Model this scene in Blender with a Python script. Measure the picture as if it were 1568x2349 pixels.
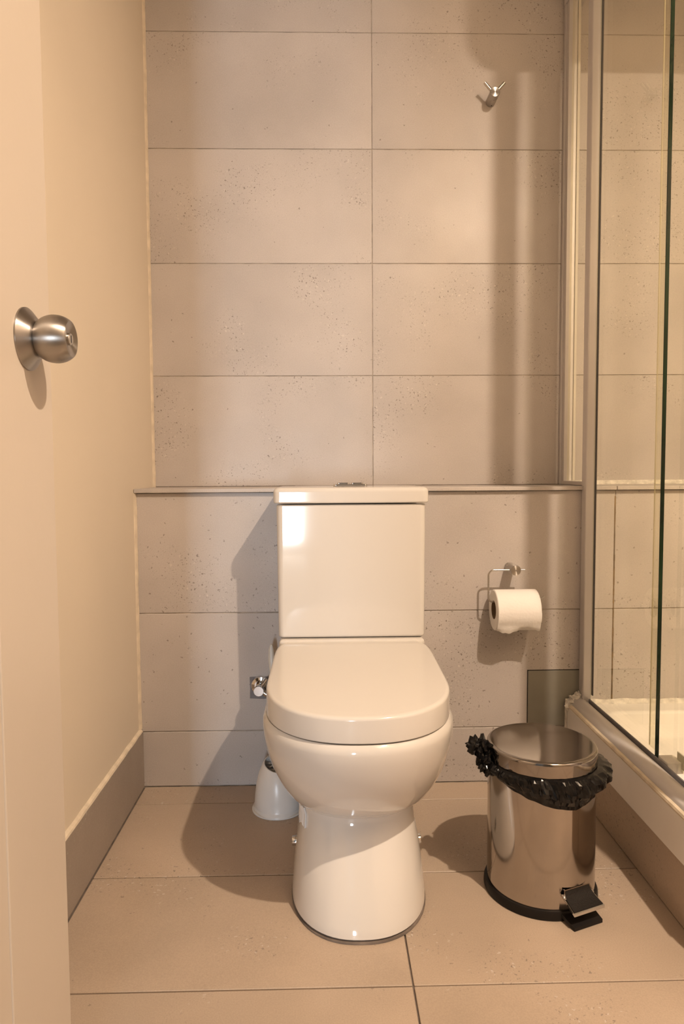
import bpy, bmesh, math, random
from mathutils import Vector, Matrix, noise

random.seed(7)
for o in list(bpy.data.objects):
    bpy.data.objects.remove(o, do_unlink=True)
SC = bpy.context.scene
COL = SC.collection
PI = math.pi

# ------------------------------------------------------------------ camera, world, light, exposure
CAM_H, F_PX = 0.793, 1583.6
PITCH, YAW, ROLL = 0.0598, 0.0222, 0.0062
cam_d = bpy.data.cameras.new('camera')
cam = bpy.data.objects.new('camera', cam_d)
COL.objects.link(cam)
cam_d.sensor_fit = 'VERTICAL'
cam_d.sensor_height = 36.0
cam_d.lens = F_PX * 36.0 / 2349.0
cam_d.clip_start = 0.01
cam.matrix_world = (Matrix.Translation((0, 0, CAM_H)) @ Matrix.Rotation(-YAW, 4, 'Z')
                    @ Matrix.Rotation(-PITCH, 4, 'X') @ Matrix.Rotation(ROLL, 4, 'Y')
                    @ Matrix.Rotation(PI / 2, 4, 'X'))
SC.camera = cam

world = bpy.data.worlds.new('world')
SC.world = world
world.use_nodes = True
bg = world.node_tree.nodes['Background']
bg.inputs[0].default_value = (0.75, 0.87, 1.0, 1)
bg.inputs[1].default_value = 0.4

SC.view_settings.view_transform = 'Standard'
SC.view_settings.look = 'None'
SC.view_settings.gamma = 1.0
SC.view_settings.use_curve_mapping = False
SC.view_settings.exposure = 0.09

LAMP_POS = (0.83, 0.15, 2.19)          # ceiling downlight near the doorway
LAMP_WATT, LAMP_COL = 49.0, (1.0, 0.79, 0.60)
WIN_WATT, WIN_COL = 50.0, (0.80, 0.90, 1.0)


def area_light(name, loc, rot, sx, sy, watt, col, shape='RECTANGLE'):
    d = bpy.data.lights.new(name, 'AREA')
    d.shape = shape
    d.size = sx
    d.size_y = sy
    d.energy = watt
    d.color = col
    o = bpy.data.objects.new(name, d)
    COL.objects.link(o)
    o.location = loc
    o.rotation_euler = rot
    return o


# daylight entering by the tall window of the room behind the camera
area_light('window_daylight', (-0.345, -2.97, 0.56), (PI / 2, 0, 0), 0.21, 0.88, WIN_WATT, WIN_COL)

# ------------------------------------------------------------------ room dimensions (metres)
D1 = 1.900      # face of the upper back wall
D2 = 1.707      # face of the boxed-in lower wall
XL = -0.471     # painted left wall
XJ = 0.128      # vertical joint, upper wall and floor
ZL = 0.751      # top of the ledge
XR = 1.50       # right wall
CEIL = 2.21
XC = 0.609      # face of shower curb
XS = 0.652      # plane of shower glass
YF = 1.016      # front end of the shower

# ------------------------------------------------------------------ materials


def lin(r, g, b):
    def f(c):
        c /= 255.0
        return c / 12.92 if c <= 0.04045 else ((c + 0.055) / 1.055) ** 2.4
    return (f(r), f(g), f(b), 1)


def new_mat(name):
    m = bpy.data.materials.new(name)
    m.use_nodes = True
    nt = m.node_tree
    return m, nt, nt.nodes['Principled BSDF']


def N(nt, t, **kw):
    n = nt.nodes.new(t)
    for k, v in kw.items():
        if k.startswith('i_'):
            n.inputs[k[2:].replace('_', ' ')].default_value = v
        else:
            setattr(n, k, v)
    return n


def ramp(nt, p0, p1, c0=(0, 0, 0, 1), c1=(1, 1, 1, 1)):
    r = nt.nodes.new('ShaderNodeValToRGB')
    r.color_ramp.elements[0].position = p0
    r.color_ramp.elements[1].position = p1
    r.color_ramp.elements[0].color = c0
    r.color_ramp.elements[1].color = c1
    return r


def mixc(nt, fac, a, b):
    m = nt.nodes.new('ShaderNodeMix')
    m.data_type = 'RGBA'
    if hasattr(fac, 'links'):
        nt.links.new(fac, m.inputs[0])
    else:
        m.inputs[0].default_value = fac
    for s, v in ((6, a), (7, b)):
        if hasattr(v, 'links'):
            nt.links.new(v, m.inputs[s])
        else:
            m.inputs[s].default_value = v
    return m.outputs[2]


def math_n(nt, op, a, b=None):
    n = nt.nodes.new('ShaderNodeMath')
    n.operation = op
    for i, v in enumerate((a, b)):
        if v is None:
            continue
        if hasattr(v, 'links'):
            nt.links.new(v, n.inputs[i])
        else:
            n.inputs[i].default_value = v
    return n.outputs[0]


def plain(name, col, rough=0.5, metal=0.0, var=0.06, vscale=6.0, bump=0.0, bscale=80.0, coat=0.0, spec=0.5):
    m, nt, p = new_mat(name)
    tc = N(nt, 'ShaderNodeNewGeometry')
    nz = N(nt, 'ShaderNodeTexNoise', i_Scale=vscale, i_Detail=4.0)
    nt.links.new(tc.outputs['Position'], nz.inputs['Vector'])
    d = tuple(c * (1 - var) for c in col[:3]) + (1,)
    l = tuple(min(1, c * (1 + var)) for c in col[:3]) + (1,)
    r = ramp(nt, 0.35, 0.65, d, l)
    nt.links.new(nz.outputs[0], r.inputs[0])
    nt.links.new(r.outputs[0], p.inputs['Base Color'])
    p.inputs['Roughness'].default_value = rough
    p.inputs['Metallic'].default_value = metal
    p.inputs['Specular IOR Level'].default_value = spec
    p.inputs['Coat Weight'].default_value = coat
    if bump:
        bn = N(nt, 'ShaderNodeTexNoise', i_Scale=bscale, i_Detail=3.0)
        nt.links.new(tc.outputs['Position'], bn.inputs['Vector'])
        b = N(nt, 'ShaderNodeBump', i_Strength=bump, i_Distance=0.002)
        nt.links.new(bn.outputs[0], b.inputs['Height'])
        nt.links.new(b.outputs[0], p.inputs['Normal'])
    return m


def tile_mat(name, base, rough, fleck=1.0):
    """stone-look porcelain: soft clouding, clusters of light and dark chips, satin glaze"""
    m, nt, p = new_mat(name)
    L = nt.links.new
    g = N(nt, 'ShaderNodeNewGeometry')
    oi = N(nt, 'ShaderNodeObjectInfo')
    off = N(nt, 'ShaderNodeVectorMath', operation='SCALE', i_Scale=13.0)
    cmb = N(nt, 'ShaderNodeCombineXYZ')
    L(oi.outputs['Random'], cmb.inputs[0])
    L(oi.outputs['Random'], cmb.inputs[2])
    L(cmb.outputs[0], off.inputs[0])
    pos = N(nt, 'ShaderNodeVectorMath', operation='ADD')
    L(g.outputs['Position'], pos.inputs[0])
    L(off.outputs[0], pos.inputs[1])
    V = pos.outputs[0]

    def noise_n(scale, detail=4.0):
        n = N(nt, 'ShaderNodeTexNoise', i_Scale=scale, i_Detail=detail)
        L(V, n.inputs['Vector'])
        return n.outputs[0]
    b0 = tuple(c * 0.90 for c in base[:3]) + (1,)
    b1 = tuple(min(1, c * 1.10) for c in base[:3]) + (1,)
    r = ramp(nt, 0.3, 0.7, b0, b1)
    L(noise_n(4.0, 6.0), r.inputs[0])
    fine = ramp(nt, 0.3, 0.7, (0.93, 0.92, 0.91, 1), (1.05, 1.04, 1.03, 1))
    L(noise_n(420.0, 2.0), fine.inputs[0])
    mm = nt.nodes.new('ShaderNodeMix')
    mm.data_type = 'RGBA'
    mm.blend_type = 'MULTIPLY'
    mm.inputs[0].default_value = 1
    L(r.outputs[0], mm.inputs[6])
    L(fine.outputs[0], mm.inputs[7])
    col = mm.outputs[2]
    clus = ramp(nt, 0.49, 0.62)
    L(noise_n(5.0, 2.0), clus.inputs[0])
    # distort the lookup so that chips are shards, not dots
    dn = N(nt, 'ShaderNodeTexNoise', i_Scale=150.0)
    L(V, dn.inputs['Vector'])
    ds = N(nt, 'ShaderNodeVectorMath', operation='SCALE', i_Scale=0.012)
    L(dn.outputs['Color'], ds.inputs[0])
    va = N(nt, 'ShaderNodeVectorMath', operation='ADD')
    L(V, va.inputs[0])
    L(ds.outputs[0], va.inputs[1])
    for sc, thr, colr, rare in ((100.0, 0.22, (0.17, 0.14, 0.115, 1), 0.60), (105.0, 0.26, (0.60, 0.555, 0.51, 1), 0.66),
                                (190.0, 0.26, (0.22, 0.185, 0.155, 1), 0.5)):
        vo = N(nt, 'ShaderNodeTexVoronoi', i_Scale=sc)
        L(va.outputs[0], vo.inputs['Vector'])
        near = ramp(nt, thr * 0.7, thr, (1, 1, 1, 1), (0, 0, 0, 1))
        L(vo.outputs['Distance'], near.inputs[0])
        sep = N(nt, 'ShaderNodeSeparateColor')
        L(vo.outputs['Color'], sep.inputs[0])
        pick = math_n(nt, 'GREATER_THAN', sep.outputs[0], rare)
        f = math_n(nt, 'MULTIPLY', near.outputs[0], pick)
        f = math_n(nt, 'MULTIPLY', f, clus.outputs[0])
        f = math_n(nt, 'MULTIPLY', f, 0.85 * fleck)
        col = mixc(nt, f, col, colr)
    # a few stray chips everywhere
    vo = N(nt, 'ShaderNodeTexVoronoi', i_Scale=42.0)
    L(va.outputs[0], vo.inputs['Vector'])
    near = ramp(nt, 0.075, 0.10, (1, 1, 1, 1), (0, 0, 0, 1))
    L(vo.outputs['Distance'], near.inputs[0])
    sep = N(nt, 'ShaderNodeSeparateColor')
    L(vo.outputs['Color'], sep.inputs[0])
    pick = math_n(nt, 'GREATER_THAN', sep.outputs[1], 0.8)
    f = math_n(nt, 'MULTIPLY', math_n(nt, 'MULTIPLY', near.outputs[0], pick), 0.7 * fleck)
    col = mixc(nt, f, col, (0.18, 0.145, 0.12, 1))
    L(col, p.inputs['Base Color'])
    rr = ramp(nt, 0.3, 0.7, (rough - 0.04,) * 3 + (1,), (rough + 0.05,) * 3 + (1,))
    L(noise_n(9.0), rr.inputs[0])
    L(rr.outputs[0], p.inputs['Roughness'])
    p.inputs['Specular IOR Level'].default_value = 0.4
    bn = N(nt, 'ShaderNodeBump', i_Strength=0.12, i_Distance=0.001)
    L(noise_n(260.0, 2.0), bn.inputs['Height'])
    L(bn.outputs[0], p.inputs['Normal'])
    return m


def steel(name, col, rough, brushed=None, streak=0.0):
    m, nt, p = new_mat(name)
    L = nt.links.new
    p.inputs['Metallic'].default_value = 1.0
    g = N(nt, 'ShaderNodeNewGeometry')
    nz = N(nt, 'ShaderNodeTexNoise', i_Scale=18.0, i_Detail=5.0)
    L(g.outputs['Position'], nz.inputs['Vector'])
    r = ramp(nt, 0.3, 0.75, tuple(c * 0.92 for c in col[:3]) + (1,), col)
    L(nz.outputs[0], r.inputs[0])
    L(r.outputs[0], p.inputs['Base Color'])
    rr = ramp(nt, 0.35, 0.75, (rough * 0.8,) * 3 + (1,), (rough * 1.25,) * 3 + (1,))
    L(nz.outputs[0], rr.inputs[0])
    L(rr.outputs[0], p.inputs['Roughness'])
    if brushed:
        p.inputs['Anisotropic'].default_value = 0.6 if brushed == 'Z' else 0.88
        p.inputs['Anisotropic Rotation'].default_value = 0.25
        t = N(nt, 'ShaderNodeTangent', direction_type='RADIAL', axis=brushed)
        L(t.outputs[0], p.inputs['Tangent'])
    return m


M = {}
M['tile'] = tile_mat('stone_tile', (0.50, 0.463, 0.442, 1), 0.42)
M['floor_tile'] = tile_mat('stone_floor_tile', (0.45, 0.36, 0.28, 1), 0.40, 0.8)
M['skirt_tile'] = tile_mat('stone_skirting_tile', (0.33, 0.28, 0.235, 1), 0.42, 0.5)
M['wallgrout'] = plain('wall_grout', (0.40, 0.35, 0.30, 1), 0.9, var=0.3, vscale=30)
M['grout'] = plain('grout', (0.17, 0.135, 0.11, 1), 0.9, var=0.25, vscale=30)
M['mould'] = plain('stained_grout', (0.20, 0.13, 0.06, 1), 0.9, var=0.5, vscale=25)
M['paint'] = plain('cream_wall_paint', (0.70, 0.61, 0.485, 1), 0.5, var=0.025, vscale=2.0, bump=0.10, bscale=140)
M['door'] = plain('cream_door_paint', (0.575, 0.505, 0.425, 1), 0.38, var=0.02, vscale=3.0, bump=0.05, bscale=120)
M['caulk'] = plain('cream_caulk', (0.72, 0.62, 0.48, 1), 0.5, var=0.10, vscale=40, bump=0.4, bscale=90)
M['silicone'] = plain('white_silicone', (0.70, 0.66, 0.60, 1), 0.45, var=0.22, vscale=60, bump=0.8, bscale=120)
M['ceiling'] = plain('white_ceiling_paint', (0.52, 0.50, 0.47, 1), 0.8)
M['ceramic'] = plain('white_ceramic', (0.66, 0.625, 0.58, 1), 0.07, var=0.01, vscale=3, coat=0.3)
M['lidplastic'] = plain('white_seat_plastic', (0.66, 0.625, 0.58, 1), 0.12, var=0.01, vscale=3, coat=0.2)
M['plastic'] = plain('white_plastic', (0.74, 0.73, 0.72, 1), 0.28, var=0.02)
M['greyplastic'] = plain('grey_white_plastic', (0.62, 0.60, 0.55, 1), 0.35, var=0.03)
M['bristle'] = plain('white_bristle', (0.72, 0.70, 0.67, 1), 0.7, var=0.1, vscale=200)
M['acrylic'] = plain('white_acrylic', (0.86, 0.83, 0.79, 1), 0.2, var=0.03, vscale=8)
M['steel'] = steel('polished_steel', (0.47, 0.43, 0.395, 1), 0.11, 'Z')
M['lidsteel'] = steel('satin_lid_steel', (0.37, 0.34, 0.315, 1), 0.09)
M['brush_x'] = steel('brushed_steel_round', (0.42, 0.39, 0.36, 1), 0.34, 'X')
M['brush_y'] = steel('brushed_steel_disc', (0.52, 0.49, 0.46, 1), 0.34, 'Y')
M['brush'] = steel('brushed_steel', (0.58, 0.55, 0.51, 1), 0.28)
M['chrome'] = steel('chrome', (0.75, 0.75, 0.76, 1), 0.05)
M['alu'] = plain('satin_aluminium', (0.64, 0.61, 0.60, 1), 0.34, metal=0.2, var=0.03)
M['black'] = plain('black_plastic', (0.012, 0.010, 0.009, 1), 0.42, var=0.1, spec=0.22)
M['pad'] = plain('ribbed_black_pad', (0.014, 0.011, 0.009, 1), 0.6, var=0.1, bump=0.6, bscale=500, spec=0.2)
M['dark'] = plain('dark_hole', (0.015, 0.012, 0.01, 1), 0.8)
M['bag'] = plain('black_bag_film', (0.006, 0.0055, 0.0055, 1), 0.13, var=0.1, spec=0.28)
M['paper'] = plain('tissue_paper', (0.86, 0.83, 0.80, 1), 0.9, var=0.015, vscale=20, bump=0.25, bscale=160)
M['paperside'] = plain('tissue_roll_side', (0.70, 0.64, 0.57, 1), 0.95, var=0.08, vscale=120)
M['card'] = plain('cardboard_core', (0.18, 0.12, 0.07, 1), 0.9)
M['panel'] = plain('grey_green_panel', (0.25, 0.24, 0.205, 1), 0.5, var=0.06, vscale=10)
M['patch'] = plain('grey_mortar_patch', (0.20, 0.19, 0.20, 1), 0.75, var=0.1, vscale=30)
M['carpet'] = plain('beige_carpet', (0.40, 0.35, 0.29, 1), 0.95, var=0.1, vscale=40)
M['seal'] = plain('milky_plastic_seal', (0.66, 0.62, 0.55, 1), 0.3, var=0.03)


def glass_mat():
    m = bpy.data.materials.new('clear_shower_glass')
    m.use_nodes = True
    nt = m.node_tree
    nt.nodes.clear()
    L = nt.links.new
    out = N(nt, 'ShaderNodeOutputMaterial')
    tr = N(nt, 'ShaderNodeBsdfTransparent')
    tr.inputs[0].default_value = (0.975, 0.968, 0.90, 1)
    gl = N(nt, 'ShaderNodeBsdfGlossy')
    gl.inputs['Roughness'].default_value = 0.01
    gl.inputs[0].default_value = (1, 1, 1, 1)
    lw = N(nt, 'ShaderNodeLayerWeight', i_Blend=0.5)
    p5 = math_n(nt, 'POWER', lw.outputs['Facing'], 5.0)
    fr = math_n(nt, 'ADD', math_n(nt, 'MULTIPLY', p5, 0.96), 0.04)
    mx = N(nt, 'ShaderNodeMixShader')
    L(fr, mx.inputs[0])
    L(tr.outputs[0], mx.inputs[1])
    L(gl.outputs[0], mx.inputs[2])
    L(mx.outputs[0], out.inputs[0])
    return m


M['glass'] = glass_mat()


def edge_mat():
    m, nt, p = new_mat('green_glass_edge')
    g = N(nt, 'ShaderNodeNewGeometry')
    nz = N(nt, 'ShaderNodeTexNoise', i_Scale=5.0, i_Detail=3.0)
    nt.links.new(g.outputs['Position'], nz.inputs['Vector'])
    r = ramp(nt, 0.4, 0.75, (0.004, 0.014, 0.009, 1), (0.008, 0.05, 0.02, 1))
    nt.links.new(nz.outputs[0], r.inputs[0])
    nt.links.new(r.outputs[0], p.inputs['Base Color'])
    p.inputs['Roughness'].default_value = 0.08
    return m


M['edge'] = edge_mat()


def emit_mat(name, col, strength):
    m = bpy.data.materials.new(name)
    m.use_nodes = True
    nt = m.node_tree
    nt.nodes.clear()
    e = N(nt, 'ShaderNodeEmission')
    e.inputs[0].default_value = col
    e.inputs[1].default_value = strength
    o = N(nt, 'ShaderNodeOutputMaterial')
    nt.links.new(e.outputs[0], o.inputs[0])
    return m


# ------------------------------------------------------------------ mesh helpers
def mesh_from(name, verts, faces, smooth=False):
    me = bpy.data.meshes.new(name)
    me.from_pydata([tuple(v) for v in verts], [], faces)
    bm = bmesh.new()
    bm.from_mesh(me)
    bmesh.ops.recalc_face_normals(bm, faces=bm.faces)
    bm.to_mesh(me)
    bm.free()
    if smooth:
        me.polygons.foreach_set('use_smooth', [True] * len(me.polygons))
    me.update()
    return me


class MB:
    """collects pieces of ONE part"""

    def __init__(self):
        self.v, self.f = [], []

    def add(self, vs, fs):
        n = len(self.v)
        self.v += [Vector(v) for v in vs]
        self.f += [tuple(i + n for i in f) for f in fs]
        return self

    def box(self, x0, x1, y0, y1, z0, z1, bevel=0.0, seg=2):
        if bevel <= 0:
            vs = [(x, y, z) for z in (z0, z1) for y in (y0, y1) for x in (x0, x1)]
            return self.add(vs, [(0, 2, 3, 1), (4, 5, 7, 6), (0, 1, 5, 4), (1, 3, 7, 5), (3, 2, 6, 7), (2, 0, 4, 6)])
        bm = bmesh.new()
        bmesh.ops.create_cube(bm, size=1.0)
        for v in bm.verts:
            v.co = Vector(((x0 + x1) / 2 + v.co.x * (x1 - x0), (y0 + y1) / 2 + v.co.y * (y1 - y0), (z0 + z1) / 2 + v.co.z * (z1 - z0)))
        bmesh.ops.bevel(bm, geom=list(bm.edges), offset=bevel, segments=seg, profile=0.5, affect='EDGES')
        bm.verts.index_update()
        self.add([v.co.copy() for v in bm.verts], [[v.index for v in f.verts] for f in bm.faces])
        bm.free()
        return self

    def rings(self, rings, closed=True, cap0=True, cap1=True):
        n = len(rings[0])
        vs = [p for r in rings for p in r]
        fs = []
        for i in range(len(rings) - 1):
            for j in range(n if closed else n - 1):
                a, b = i * n + j, i * n + (j + 1) % n
                fs.append((a, b, b + n, a + n))
        if cap0:
            fs.append(tuple(range(n - 1, -1, -1)))
        if cap1:
            fs.append(tuple((len(rings) - 1) * n + j for j in range(n)))
        return self.add(vs, fs)

    def lathe(self, prof, center, axis='Z', seg=48, cap0=True, cap1=True):
        """prof: list of (r, h); h along axis from center"""
        c = Vector(center)
        rs = []
        for r, h in prof:
            ring = []
            for k in range(seg):
                a = 2 * PI * k / seg
                p, q = r * math.cos(a), r * math.sin(a)
                if axis == 'Z':
                    d = Vector((p, q, h))
                elif axis == 'X':
                    d = Vector((h, p, q))
                else:
                    d = Vector((p, h, q))
                ring.append(c + d)
            rs.append(ring)
        return self.rings(rs, True, cap0, cap1)

    def tube(self, pts, r, seg=12, caps=True):
        pts = [Vector(p) for p in pts]
        rad = r if isinstance(r, (list, tuple)) else [r] * len(pts)
        up = None
        rs = []
        for i, p in enumerate(pts):
            t = (pts[min(i + 1, len(pts) - 1)] - pts[max(i - 1, 0)]).normalized()
            if up is None:
                up = t.orthogonal().normalized()
            up = (up - t * up.dot(t)).normalized()
            s = t.cross(up)
            rs.append([p + (up * math.cos(2 * PI * k / seg) + s * math.sin(2 * PI * k / seg)) * rad[i] for k in range(seg)])
        return self.rings(rs, True, caps, caps)

    def mesh(self, name, smooth=False):
        return mesh_from(name, self.v, self.f, smooth)


def sharp(me, deg=35):
    me.polygons.foreach_set('use_smooth', [True] * len(me.polygons))
    bm = bmesh.new()
    bm.from_mesh(me)
    for e in bm.edges:
        e.smooth = not (len(e.link_faces) == 2 and e.calc_face_angle(0) > math.radians(deg))
    bm.to_mesh(me)
    bm.free()
    return me


def tag(o, label=None, cat=None, group=None, kind=None):
    for k, v in (('label', label), ('category', cat), ('group', group), ('kind', kind)):
        if v:
            o[k] = v
    return o


def world_loc(o):
    l = Vector(o.location)
    if o.parent:
        l = l + world_loc(o.parent)
    return l


def put(name, me, mat, parent=None, loc=None):
    """verts are world coordinates unless loc is given (then local to loc, a world point)"""
    weighted = isinstance(me, MB)
    if weighted:
        me = sharp(me.mesh(name))
    if mat is not None and not me.materials:
        me.materials.append(mat)
    o = bpy.data.objects.new(name, me)
    COL.objects.link(o)
    L = Vector(loc) if loc is not None else Vector((0, 0, 0))
    if parent:
        o.parent = parent
        L = L - world_loc(parent)
    o.location = L
    if weighted and len(me.polygons) > 6:
        w = o.modifiers.new('weighted_normals', 'WEIGHTED_NORMAL')
        w.keep_sharp = True
        w.weight = 100
    return o


def thing(name, label, cat, loc, group=None):
    o = bpy.data.objects.new(name, None)
    o.empty_display_size = 0.05
    COL.objects.link(o)
    o.location = loc
    return tag(o, label, cat, group)


def struct(name, mb, mat, label, cat):
    o = put(name, mb, mat)
    return tag(o, label, cat, None, 'structure')


TILE_CACHE = {}


def tile_piece(parent, axis, a0, a1, b0, b1, face, thick, mat, gap=0.0011, bev=0.0009):
    """one tile; axis = facing direction ('-Y', '+Z', '+X', '-X'); a, b in-plane ranges, face = front plane"""
    w, h = a1 - a0 - 2 * gap, b1 - b0 - 2 * gap
    key = (axis, round(w, 4), round(h, 4), thick, mat.name)
    if key not in TILE_CACHE:
        m = MB()
        if axis == '-Y':
            m.box(-w / 2, w / 2, 0, thick, -h / 2, h / 2, bev, 1)
        elif axis == '+Z':
            m.box(-w / 2, w / 2, -h / 2, h / 2, -thick, 0, bev, 1)
        elif axis == '+X':
            m.box(-thick, 0, -w / 2, w / 2, -h / 2, h / 2, bev, 1)
        else:
            m.box(0, thick, -w / 2, w / 2, -h / 2, h / 2, bev, 1)
        me = m.mesh('tile')
        me.materials.append(mat)
        TILE_CACHE[key] = me
    ca, cb = (a0 + a1) / 2, (b0 + b1) / 2
    j = random.uniform(-0.0003, 0.0003)
    loc = {'-Y': (ca, face + j, cb), '+Z': (ca, cb, face + j), '+X': (face + j, ca, cb), '-X': (face + j, ca, cb)}[axis]
    return put('tile', TILE_CACHE[key], mat, parent, loc)


# ------------------------------------------------------------------ structure
GR = 0.0035   # grout recess
T = 0.008     # tile thickness
floor = struct('floor', MB().box(XL - 0.12, XR + 0.1, -0.05, D1 + 0.12, -0.10, -GR), M['grout'],
               'beige stone tiled bathroom floor with thin dark joints', 'floor')
ys = [D2, 1.6155, 1.3155, 1.0155, 0.7155, 0.4155, 0.1155, -0.05]
for i in range(len(ys) - 1):
    cols = [(-0.463, XJ), (XJ, XC + 0.004)] if i < 3 else [(-0.463, XJ), (XJ, 0.728), (0.728, 1.328), (1.328, XR)]
    for a0, a1 in cols:
        tile_piece(floor, '+Z', a0, a1, ys[i + 1], ys[i], 0.0, 0.006, M['floor_tile'], 0.0014)

wall_back = struct('wall_back', MB().box(XL - 0.1, XR, D1 + 0.0018, D1 + 0.12, ZL - 0.02, CEIL), M['wallgrout'],
                   'upper back wall of beige stone tiles above the ledge', 'wall')
for k in range(5):
    z0, z1 = ZL + 0.3 * k, min(CEIL, ZL + 0.3 * (k + 1))
    for a0, a1 in ((XL, XJ), (XJ, 0.728), (0.728, 1.328), (1.328, XR)):
        tile_piece(wall_back, '-Y', a0, a1, z0, z1, D1, T, M['tile'], 0.0009)

wall_low = struct('wall_back_lower', MB().box(XL - 0.02, XR, D2 + 0.0022, D1 + 0.05, -0.05, ZL - 0.0098), M['wallgrout'],
                  'boxed-in lower back wall of beige stone tiles behind the toilet', 'wall')
rows = [0.0, 0.1413, 0.4413, ZL - 0.0095]
for i in range(3):
    for a0, a1 in ((XL, 0.12), (0.12, 0.72), (0.72, 1.32), (1.32, XR)):
        tile_piece(wall_low, '-Y', a0, a1, rows[i], rows[i + 1], D2, 0.0065, M['tile'], 0.0012)
m = MB()
zz = 0.20
while zz < ZL - 0.03:      # mould-stained joint inside the shower
    h = random.uniform(0.008, 0.03)
    w = random.uniform(0.0008, 0.0022)
    m.box(0.72 - w, 0.72 + w, D2 - 0.0004, D2 + 0.003, zz, zz + h)
    zz += h
put('stained_joint', m, M['mould'], wall_low)['label'] = 'brown mould-stained joint between two shower tiles'

ledge = struct('trim_1', MB().box(XL, XR, D2 - 0.002, D1, ZL - 0.0098, ZL - 0.007), M['grout'],
               'tiled ledge running along the back wall behind the cistern', 'ledge')
for a0, a1 in ((XL, 0.12), (0.12, 0.72), (0.72, 1.32), (1.32, XR)):
    m = MB().box(a0 + 0.0008, a1 - 0.0008, D2 - 0.012, D1 - 0.0005, ZL - 0.0095, ZL, 0.0012, 2)
    put('tile', m, M['tile'], ledge)
m = MB()
x = XL + 0.005
while x < XS - 0.02:       # dark worn joint along the back of the ledge
    w = random.uniform(0.01, 0.05)
    m.box(x, x + w, D1 - 0.0035, D1 + 0.001, ZL - 0.001, ZL + random.uniform(0.0004, 0.0022))
    x += w
put('joint', m, M['grout'], ledge)
put('sealant_bead', MB().tube([(XS + 0.02, D1 - 0.002, ZL + 0.002), (XR, D1 - 0.002, ZL + 0.002)], 0.010, 10), M['silicone'], ledge)['label'] = \
    'white sealant bead along the ledge inside the shower'

wall_left = struct('wall_left', MB().box(XL - 0.12, XL, -0.12, D1 + 0.12, -0.05, CEIL + 0.01), M['paint'],
                   'cream painted left wall of the bathroom', 'wall')
for (y0, z0, z1) in ((D1, ZL, CEIL), (D2, 0.15, ZL - 0.01)):
    n = 40
    rs = []
    for i in range(n + 1):
        z = z0 + (z1 - z0) * i / n
        w = 0.0045 + 0.0012 * noise.noise((0, y0 * 9, z * 30))
        rs.append([(XL, y0 - 0.014, z), (XL + w * 0.7, y0 - 0.008, z), (XL + w, y0 - 0.0005, z), (XL - 0.002, y0, z)])
    put('caulk_strip', MB().rings(rs), M['caulk'], wall_left)

base_left = struct('baseboard_left', MB().box(XL, XL + 0.003, 0.05, D2 - 0.001, 0.0, 0.1435), M['grout'],
                   'brown stone tile skirting along the cream left wall', 'skirting')
yy = D2 - 0.0005
while yy > 0.1:
    y0 = max(0.05, yy - 0.6)
    tile_piece(base_left, '+X', y0, yy, 0.001, 0.1455, XL + 0.0075, 0.007, M['skirt_tile'], 0.0008)
    yy = y0
n = 90
rs = []
for i in range(n + 1):
    y = 0.06 + (D2 - 0.065) * i / n
    w = 0.0075 + 0.0016 * noise.noise((3, y * 25, 0))
    h = 0.0075 + 0.003 * noise.noise((7, y * 18, 1))
    rs.append([(XL, y, 0.1445), (XL + w, y, 0.1445), (XL + w * 0.8, y, 0.1445 + h * 0.5), (XL, y, 0.1445 + h)])
put('caulk_bead', MB().rings(rs), M['caulk'], base_left)['label'] = 'rough cream caulk bead along the top of the skirting'

wall_right = struct('wall_right', MB().box(XR, XR + 0.1, -0.12, D1 + 0.12, -0.05, CEIL + 0.01), M['tile'], 'far right wall of the bathroom behind the shower', 'wall')
ceiling = struct('ceiling', MB().box(-2.6, 2.6, -3.2, D1 + 0.12, CEIL, CEIL + 0.1), M['ceiling'], 'white painted ceiling', 'ceiling')
DW0, DW1, DWH = -0.345, 0.50, 2.06     # doorway
m = MB()
m.box(-2.5, DW0, -0.12, -0.05, 0, CEIL).box(DW1, 2.5, -0.12, -0.05, 0, CEIL).box(DW0, DW1, -0.12, -0.05, DWH, CEIL)
wall_front = struct('wall_front', m, M['paint'], 'cream wall around the doorway where the picture is taken', 'wall')
WX0, WX1, WZ1 = -0.45, -0.24, 1.01      # tall window of the next room
m = MB()
m.box(-2.5, WX0, -3.1, -3.0, 0, CEIL).box(WX1, 2.5, -3.1, -3.0, 0, CEIL).box(WX0, WX1, -3.1, -3.0, WZ1, CEIL).box(WX0, WX1, -3.1, -3.0, 0, 0.12)
struct('wall_behind', m, M['ceiling'], 'far wall of the next room with a tall window', 'wall')
struct('wall_next_room_left', MB().box(-2.6, -2.5, -3.1, -0.05, 0, CEIL), M['ceiling'], 'left wall of the next room', 'wall')
struct('wall_next_room_right', MB().box(2.5, 2.6, -3.1, -0.05, 0, CEIL), M['ceiling'], 'right wall of the next room', 'wall')
struct('light_blocker_wall', MB().box(-0.115, 2.5, -0.95, -0.85, 0, CEIL), M['ceiling'], 'added unseen partition behind the camera that blocks window light', 'wall')  # unseen wall added to narrow the daylight beam and keep it off the pedestal
struct('floor_next_room', MB().box(-2.5, 2.5, -3.1, -0.05, -0.1, -0.001), M['carpet'], 'carpeted floor of the next room', 'floor')

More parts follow.
